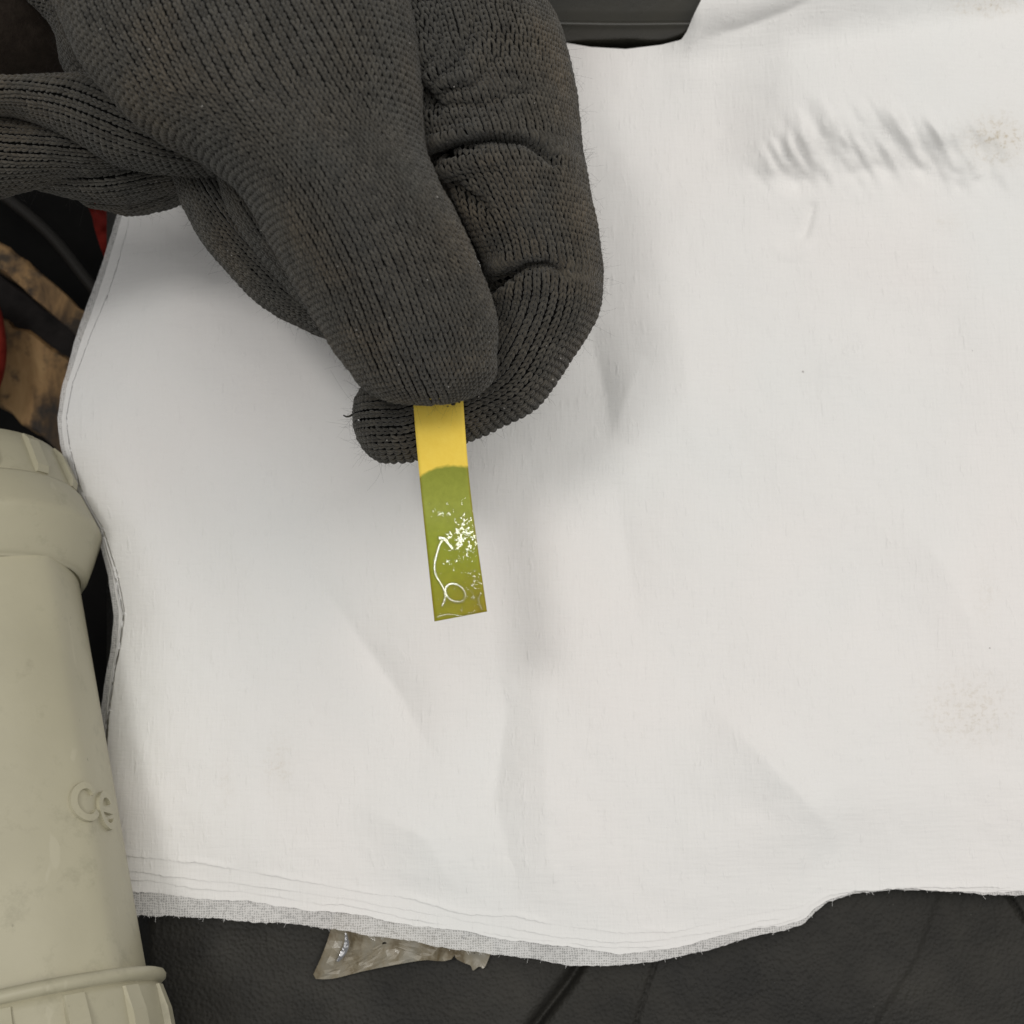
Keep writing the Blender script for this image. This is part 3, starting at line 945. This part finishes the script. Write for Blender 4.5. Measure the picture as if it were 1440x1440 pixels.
MIDDLE_A = Sweep([(180, 60, 330, 40, 30, 9), (225, 190, 350, 170, 34, 9.5), (256, 272, 352, 250, 36, 9.5), (290, 340, 395, 312, 37, 9.5), (335, 395, 450, 362, 37, 9), (385, 440, 500, 408, 36, 8.5), (430, 464, 540, 440, 35, 8)],
                 cap=4.5, power=2.1, seed=5, amp=0.4)
MIDDLE_B = Sweep([(290, 120, 400, 100, 42, 9), (302, 215, 400, 200, 45, 9), (320, 285, 420, 262, 45, 8.5), (352, 345, 460, 322, 44, 8.5), (396, 400, 500, 378, 42, 8.5), (440, 448, 540, 430, 40, 8)],
                 cap=4.5, power=2.0, seed=6, amp=0.35)
RING = Sweep([(380, 190, 370, 235, 46, 6), (300, 180, 318, 242, 48, 7.5), (240, 152, 226, 241, 49, 8), (185, 122, 158, 226, 49, 8), (130, 111, 100, 192, 48.5, 7.5), (70, 111, 45, 168, 48, 6.5), (0, 112, 0, 158, 48, 6), (-120, 90, -120, 160, 46, 7), (-260, 80, -260, 170, 42, 8)],
             cap=6, power=2.1, seed=7, amp=0.3)
LITTLE = Sweep([(240, 180, 230, 235, 38, 6), (160, 195, 150, 245, 39, 7), (90, 185, 90, 250, 39, 8), (40, 172, 48, 260, 38, 8.5), (-10, 160, -4, 272, 37, 9), (-120, 180, -110, 310, 33, 9), (-240, 220, -230, 350, 28, 9)],
               cap=6, power=2.1, seed=8, amp=0.3)
LOOSE_A = Sweep([(330, 215, 330, 250, 34, 5), (270, 215, 268, 262, 34, 6), (220, 222, 222, 272, 34, 6.5), (160, 232, 168, 284, 33.5, 6.5), (105, 236, 108, 276, 33, 5.5), (60, 236, 62, 266, 32, 4.5)],
                cap=3, power=2.0, seed=9, amp=0.3)
LOOSE_B = Sweep([(330, 225, 335, 255, 27, 5), (275, 225, 278, 268, 27, 6), (235, 240, 240, 286, 27, 6), (180, 262, 186, 299, 27, 5), (135, 270, 140, 292, 26, 4)],
                cap=3, power=2.0, seed=10, amp=0.3)
CUFF = Sweep([(-30, -380, 330, -380, 22, 14), (-30, -200, 330, -200, 24, 14), (10, -40, 320, -60, 28, 13), (78, 40, 320, 0, 33, 12), (100, 105, 330, 90, 34, 12), (140, 160, 340, 150, 34, 11)],
             cap=6, power=2.2, seed=11, amp=0.5)
PALM = Sweep([(60, -480, 600, -500, 24, 18), (90, -250, 640, -300, 30, 18), (140, -60, 690, -80, 34, 17), (220, 60, 720, 60, 36, 15), (300, 150, 730, 150, 36, 12), (400, 250, 740, 250, 36, 9)],
             cap=10, power=2.1, seed=12, amp=0.4)

ALL = [('thumb_knit', THUMB, True, 0.3), ('index_finger_knit', INDEX, False, 0.25),
       ('middle_finger_knit', MIDDLE_A, False, 0.2), ('middle_finger_fold_knit', MIDDLE_B, False, 0.2), ('ring_finger_knit', RING, False, 0.0), ('little_finger_knit', LITTLE, False, 0.0),
       ('loose_fold_knit', LOOSE_A, False, 0.0), ('loose_fold_knit', LOOSE_B, False, 0.0), ('cuff_knit', CUFF, False, 0.0), ('palm_knit', PALM, False, 0.0)]


def build_shell():
    V = []; F = []; b = 0
    for _, s, _, _ in ALL:
        v, f = s.shell(0.8)
        V.append(v); F += [[k + b for k in q_] for q_ in f]; b += len(v)
    o = mesh_obj('glove_backing', np.vstack(V), np.array(F, dtype=object), M_GAP_SHADE, HAND)  # shell under the stitches, its black stands for shade between them
    import bmesh
    bm = bmesh.new(); bm.from_mesh(o.data)
    bm.free()
    md = o.modifiers.new('r', 'REMESH'); md.mode = 'VOXEL'; md.voxel_size = 0.0008; md.use_smooth_shade = True
    dg = bpy.context.evaluated_depsgraph_get()
    me = bpy.data.meshes.new_from_object(o.evaluated_get(dg))
    o.modifiers.clear()
    o.data = me
    if not me.materials: me.materials.append(M_GAP_SHADE)
    hl = np.array(HAND.location)
    co = np.empty(len(me.vertices) * 3, np.float32); me.vertices.foreach_get('co', co)
    co = (co.reshape(-1, 3) + hl) / MM
    polys = [tuple(p.vertices) for p in me.polygons]
    return BVHTree.FromPolygons([tuple(c) for c in co], polys)


BVH = build_shell()

# one stitch: two plump legs of yarn forming a V
NR, NSEG = 5, 6


def stitch_template():
    V = []; F = []
    for sg in (-1, 1):
        b = len(V)
        t = np.linspace(0, 1, NR)
        cx = sg * (0.05 + 0.235 * np.sin(t * math.pi / 2) ** 0.9) * SW
        cy = (-0.70 + 1.38 * t) * SH
        cz = 0.32 * np.sin(np.pi * t) ** 0.85 - 0.16
        r = SW * 0.180 * (0.50 + 0.50 * np.sin(np.pi * np.clip(t, 0.02, 0.98)) ** 0.55)
        tg = np.stack([np.gradient(cx), np.gradient(cy)], -1); tg /= np.linalg.norm(tg, axis=1)[:, None]
        for i in range(NR):
            for k in range(NSEG):
                a = 2 * math.pi * k / NSEG
                V.append((cx[i] - tg[i, 1] * r[i] * math.cos(a), cy[i] + tg[i, 0] * r[i] * math.cos(a), cz[i] + r[i] * math.sin(a)))
        F.append(grid_faces(NR, NSEG, True, base=b))
    return np.array(V), np.vstack(F)


TV, TF = stitch_template()
SPOTS = []


def build_knit(name, sw, flip, wander):
    pos, nor, tan = sw.stitches(flip, wander)
    nor /= np.linalg.norm(nor, axis=1)[:, None]
    keep = np.ones(len(pos), bool)
    for i, p in enumerate(pos):
        q_, n_, _, dist = BVH.find_nearest(Vector(p))
        if q_ is None: continue
        dv = Vector(p) - q_
        if dv.dot(n_) < 0.15: keep[i] = False
    keep &= (nor @ VIEW > -0.45) & (proj(pos)[1] > -230)
    pos, nor, tan = pos[keep], nor[keep], tan[keep]
    tan = tan - nor * (tan * nor).sum(1)[:, None]
    tan /= np.maximum(np.linalg.norm(tan, axis=1), 1e-9)[:, None]
    # slight disorder
    n = len(pos)
    ang = RNG.normal(0, 0.06, n)
    bi = np.cross(tan, nor)
    t2 = tan * np.cos(ang)[:, None] + bi * np.sin(ang)[:, None]
    b2 = np.cross(t2, nor)
    sc = RNG.normal(1.0, 0.045, n)[:, None, None]
    pos = pos + t2 * RNG.normal(0, 0.035, n)[:, None] + b2 * RNG.normal(0, 0.03, n)[:, None] + nor * RNG.normal(-0.04, 0.035, n)[:, None]
    TVj = TV[None] * sc
    V = pos[:, None] + b2[:, None] * TVj[..., 0:1] + t2[:, None] * TVj[..., 1:2] + nor[:, None] * TVj[..., 2:3]
    F = (TF[None] + (np.arange(n) * len(TV))[:, None, None]).reshape(-1, 4)
    o = mesh_obj(name, V.reshape(-1, 3), F, M_YARN, HAND)
    o['kind'] = 'stuff'
    a = o.data.attributes.new('tone', 'FLOAT', 'POINT')
    a.data.foreach_set('value', np.repeat(np.clip(RNG.normal(0.5, 0.22, n), 0, 1), len(TV)).astype(np.float32))
    SPOTS.append((pos, nor))
    return n


tot = 0
for nm, s, fl_, wd in ALL:
    tot += build_knit(nm, s, fl_, wd)


def hairs(name, n, lmin, lmax, rad, mat, pts, nrm):
    V = []; F = []
    idx = RNG.integers(0, len(pts), n)
    for i in idx:
        p = pts[i] + nrm[i] * 0.25
        L = RNG.uniform(lmin, lmax)
        d = nrm[i] + RNG.normal(0, 0.7, 3); d /= np.linalg.norm(d)
        c = RNG.normal(0, 0.6, 3); c2 = RNG.normal(0, 0.5, 3)
        b = len(V)
        for t in (0, 0.25, 0.5, 0.75, 1):
            q_ = p + d * L * t + c * L * t * t + c2 * L * t ** 3
            for th in (0, 2.1, 4.2): V.append(q_ + rad * (1 - 0.5 * t) * np.array([math.cos(th), math.sin(th), 0.4 * math.sin(th + 1)]))
        for s in range(4):
            for e in range(3):
                F.append([b + s * 3 + e, b + s * 3 + (e + 1) % 3, b + s * 3 + 3 + (e + 1) % 3, b + s * 3 + 3 + e])
    o = mesh_obj(name, V, np.array(F), mat, HAND)
    o['kind'] = 'stuff'


AP = np.vstack([a for a, _ in SPOTS]); AN = np.vstack([b for _, b in SPOTS])
hairs('fuzz', 8500, 0.3, 1.5, 0.013, M_HAIR, AP, AN)
tipm = np.linalg.norm(AP - unproj(505, 600, D0 - 33), axis=1) < 7
hairs('fingertip_fuzz', 60, 0.8, 2.4, 0.014, M_HAIR, AP[tipm], AN[tipm])
# a loose end of yarn at the fingertip
q = spline([(512, 580), (502, 578), (494, 584), (488, 586), (483, 584)], 14)
tube('loose_yarn', unproj(q[:, 0], q[:, 1], D0 - 33 + np.linspace(0, 1.5, 14)), np.linspace(0.3, 0.12, 14), M_YARN, HAND, nseg=7)


# dark jacket sleeve behind the cuff
SLV = Sweep([(-420, -420, 200, -460, 8, 30), (-330, -260, 180, -300, 10, 28), (-230, -120, 150, -150, 12, 24), (-180, -20, 130, -50, 14, 20), (-140, 50, 118, 20, 15, 15)], cap=14, power=2.3, seed=21, amp=1.2, ns=70, nt=72)
v_, f_ = SLV.shell(0.0)
mesh_obj('sleeve', v_, np.array(f_, dtype=object), mat_fabric('dark_brown_workwear', (0.018, 0.013, 0.010), (0.034, 0.026, 0.020), 700), HAND)['label'] = 'dark brown jacket sleeve'


def lint():
    V = []; F = []
    ok = np.where(AN @ VIEW > 0.2)[0]
    for i in RNG.choice(ok, 70):
        p = AP[i] + AN[i] * 0.45; b = len(V); s = RNG.uniform(0.05, 0.13)
        for dd in ((1, 0, 0), (-1, 0, 0), (0, 1, 0), (0, -1, 0), (0, 0, 1), (0, 0, -1)):
            V.append(p + s * np.array(dd) * RNG.uniform(0.5, 1.8, 3))
        for f in ((0, 2, 4), (2, 1, 4), (1, 3, 4), (3, 0, 4), (2, 0, 5), (1, 2, 5), (3, 1, 5), (0, 3, 5)): F.append([b + k for k in f])
    o = mesh_obj('lint', V, np.array(F), M_LINT, HAND)
    o['kind'] = 'stuff'


lint()

# ------------------------------------------------------------------ indicator strip
SL = np.array([(578, 500), (582, 577), (588, 650), (594, 712), (601, 780), (611, 874)], float)
SR = np.array([(649, 495), (652, 570), (658, 652), (664, 710), (672, 770), (685, 860)], float)
SHH = np.array([45.4, 45.3, 45.6, 46.55, 47.6, 49.05])          # height along the strip, mm
SLOPE_X = 0.75                                                   # right border sits this much higher


def strip_pt(u, v):
    """u across 0..1, v along 0..1 -> (px, py, height)"""
    k = np.linspace(0, 1, len(SL))
    # smooth in v
    L = np.stack([np.interp(v, KV, SLs[:, q_]) for q_ in range(3)], -1)
    R = np.stack([np.interp(v, KV, SRs[:, q_]) for q_ in range(3)], -1)
    P = L * (1 - u)[..., None] + R * u[..., None]
    return P


SLs = spline(np.c_[SL, SHH], 80); SRs = spline(np.c_[SR, SHH + SLOPE_X], 80); KV = np.linspace(0, 1, 80)


def strip_world(u, v, lift=0.0):
    P = strip_pt(u, v)
    return unproj(P[..., 0], P[..., 1], D0 - (P[..., 2] + HOFF + lift))


STRIP = empty('test_strip', strip_world(np.array(0.5), np.array(0.5)))
setp(STRIP, 'yellow paper test strip turned wet green below, held by the glove', 'test strip')
nu, nv = 15, 90
vv, uu = np.meshgrid(np.linspace(0, 1, nv), np.linspace(0, 1, nu), indexing='ij')
bow = 0.06 * (1 - (2 * uu - 1) ** 2)
top = strip_world(uu, vv, -bow); bot = strip_world(uu, vv, -bow - 0.32)
V = np.concatenate([top.reshape(-1, 3), bot.reshape(-1, 3)])
gf = grid_faces(nv, nu); N_ = nu * nv
F = [list(f) for f in gf[:, ::-1]] + [list(f + N_) for f in gf]
loop = [i * nu for i in range(nv)] + [(nv - 1) * nu + j for j in range(1, nu)] + [i * nu + nu - 1 for i in range(nv - 2, -1, -1)] + [j for j in range(nu - 2, 0, -1)]
for a_, b_ in zip(loop, loop[1:] + loop[:1]): F.append([a_, a_ + N_, b_ + N_, b_])
paper = mesh_obj('paper', V, np.array(F, dtype=object), M_STRIP, STRIP)
row = strip_pt(uu, vv)[..., 1].ravel() / 1000
uvv = np.stack([uu.ravel(), row], -1); uvv = np.vstack([uvv, uvv])
uvl = paper.data.uv_layers.new(name='strip')
li = np.empty(len(paper.data.loops), np.int32); paper.data.loops.foreach_get('vertex_index', li)
uvl.data.foreach_set('uv', uvv[li].astype(np.float32).ravel())
paper.data.polygons.foreach_set('use_smooth', np.array([len(gf) * 2 > i for i in range(len(paper.data.polygons))]))

# liquid on the wet half, ridges modelled in the shape of lamp reflections
nu, nv = 230, 520
v0 = 0.56
vv, uu = np.meshgrid(np.linspace(v0, 0.997, nv), np.linspace(0.012, 0.988, nu), indexing='ij')
P = strip_pt(uu, vv)
X, Y = P[..., 0], P[..., 1]
h = np.full(X.shape, -0.06)


def ridge(pts, w, a, n=40):
    d, _, _ = seg_dist(X, Y, spline(np.array(pts, float), n))
    return a * np.exp(-(d / w) ** 6)


h = np.maximum(h, -0.06 + ridge([(627, 757), (620, 763), (614, 780), (611, 800), (615, 813), (623, 826), (626, 840), (622, 852)], 2.7, 0.16))  # squiggle of a lamp reflection, built as a raised ridge
h = np.maximum(h, -0.06 + ridge([(618, 757), (624, 757), (630, 764), (636, 771)], 4.0, 0.17))
an = np.linspace(0, 2 * np.pi, 40)
rx, ry, rot = 15.0, 11.5, math.radians(38)
ring = np.stack([640 + rx * np.cos(an) * math.cos(rot) - ry * np.sin(an) * math.sin(rot), 834 + rx * np.cos(an) * math.sin(rot) + ry * np.sin(an) * math.cos(rot)], -1)
d, _, _ = seg_dist(X, Y, ring)
h = np.maximum(h, -0.06 + 0.16 * np.exp(-(d / 2.9) ** 6))  # ring of a lamp reflection, built the same way
h = np.maximum(h, -0.06 + ridge([(676, 835), (672, 842), (674, 850), (677, 857)], 2.4, 0.16))
h = np.maximum(h, -0.06 + ridge([(614, 868), (630, 864), (650, 866), (666, 861)], 1.5, 0.12))
# speckled droplets over the upper right, flat topped
wA = np.exp(-(((X - 653) / 25) ** 2 + ((Y - 757) / 34) ** 2) ** 1.5)
wB = 0.86 * np.exp(-(((X - 668) / 13) ** 2 + ((Y - 822) / 26) ** 2) ** 1.5)
wC = 0.62 * np.exp(-(((X - 625) / 26) ** 2 + ((Y - 722) / 8) ** 2) ** 1.5)
wD = 0.66 * np.exp(-(((X - 640) / 20) ** 2 + ((Y - 795) / 14) ** 2) ** 1.5)
wgt = np.maximum.reduce([wA, wB, wC, wD])
nz = 0.5 * vnoise(X + 0.5 * Y, Y, 301, 4.4) + 0.6 * vnoise(X, Y - 0.4 * X, 302, 2.4) + 0.5 * vnoise(X, Y, 303, 1.5)
sp = sstep(0.60, 0.84, nz + 0.90 * wgt)
h = np.maximum(h, -0.06 + 0.13 * sp + 0.010 * vnoise(X, Y, 304, 5.0) * sp)
bow = 0.06 * (1 - (2 * uu - 1) ** 2)
Vw = strip_world(uu, vv, h - bow)
keep = h > -0.03
gf = grid_faces(nv, nu)[:, ::-1]
kf = keep.ravel()[gf].any(1)
gf = gf[kf]
used = np.unique(gf); remap = np.full(nu * nv, -1); remap[used] = np.arange(len(used))
bead = mesh_obj('liquid_glints', Vw.reshape(-1, 3)[used], remap[gf], M_WATER, STRIP)
bead['label'] = 'clear shiny liquid on the green end, ridges shaped as lamp glints'
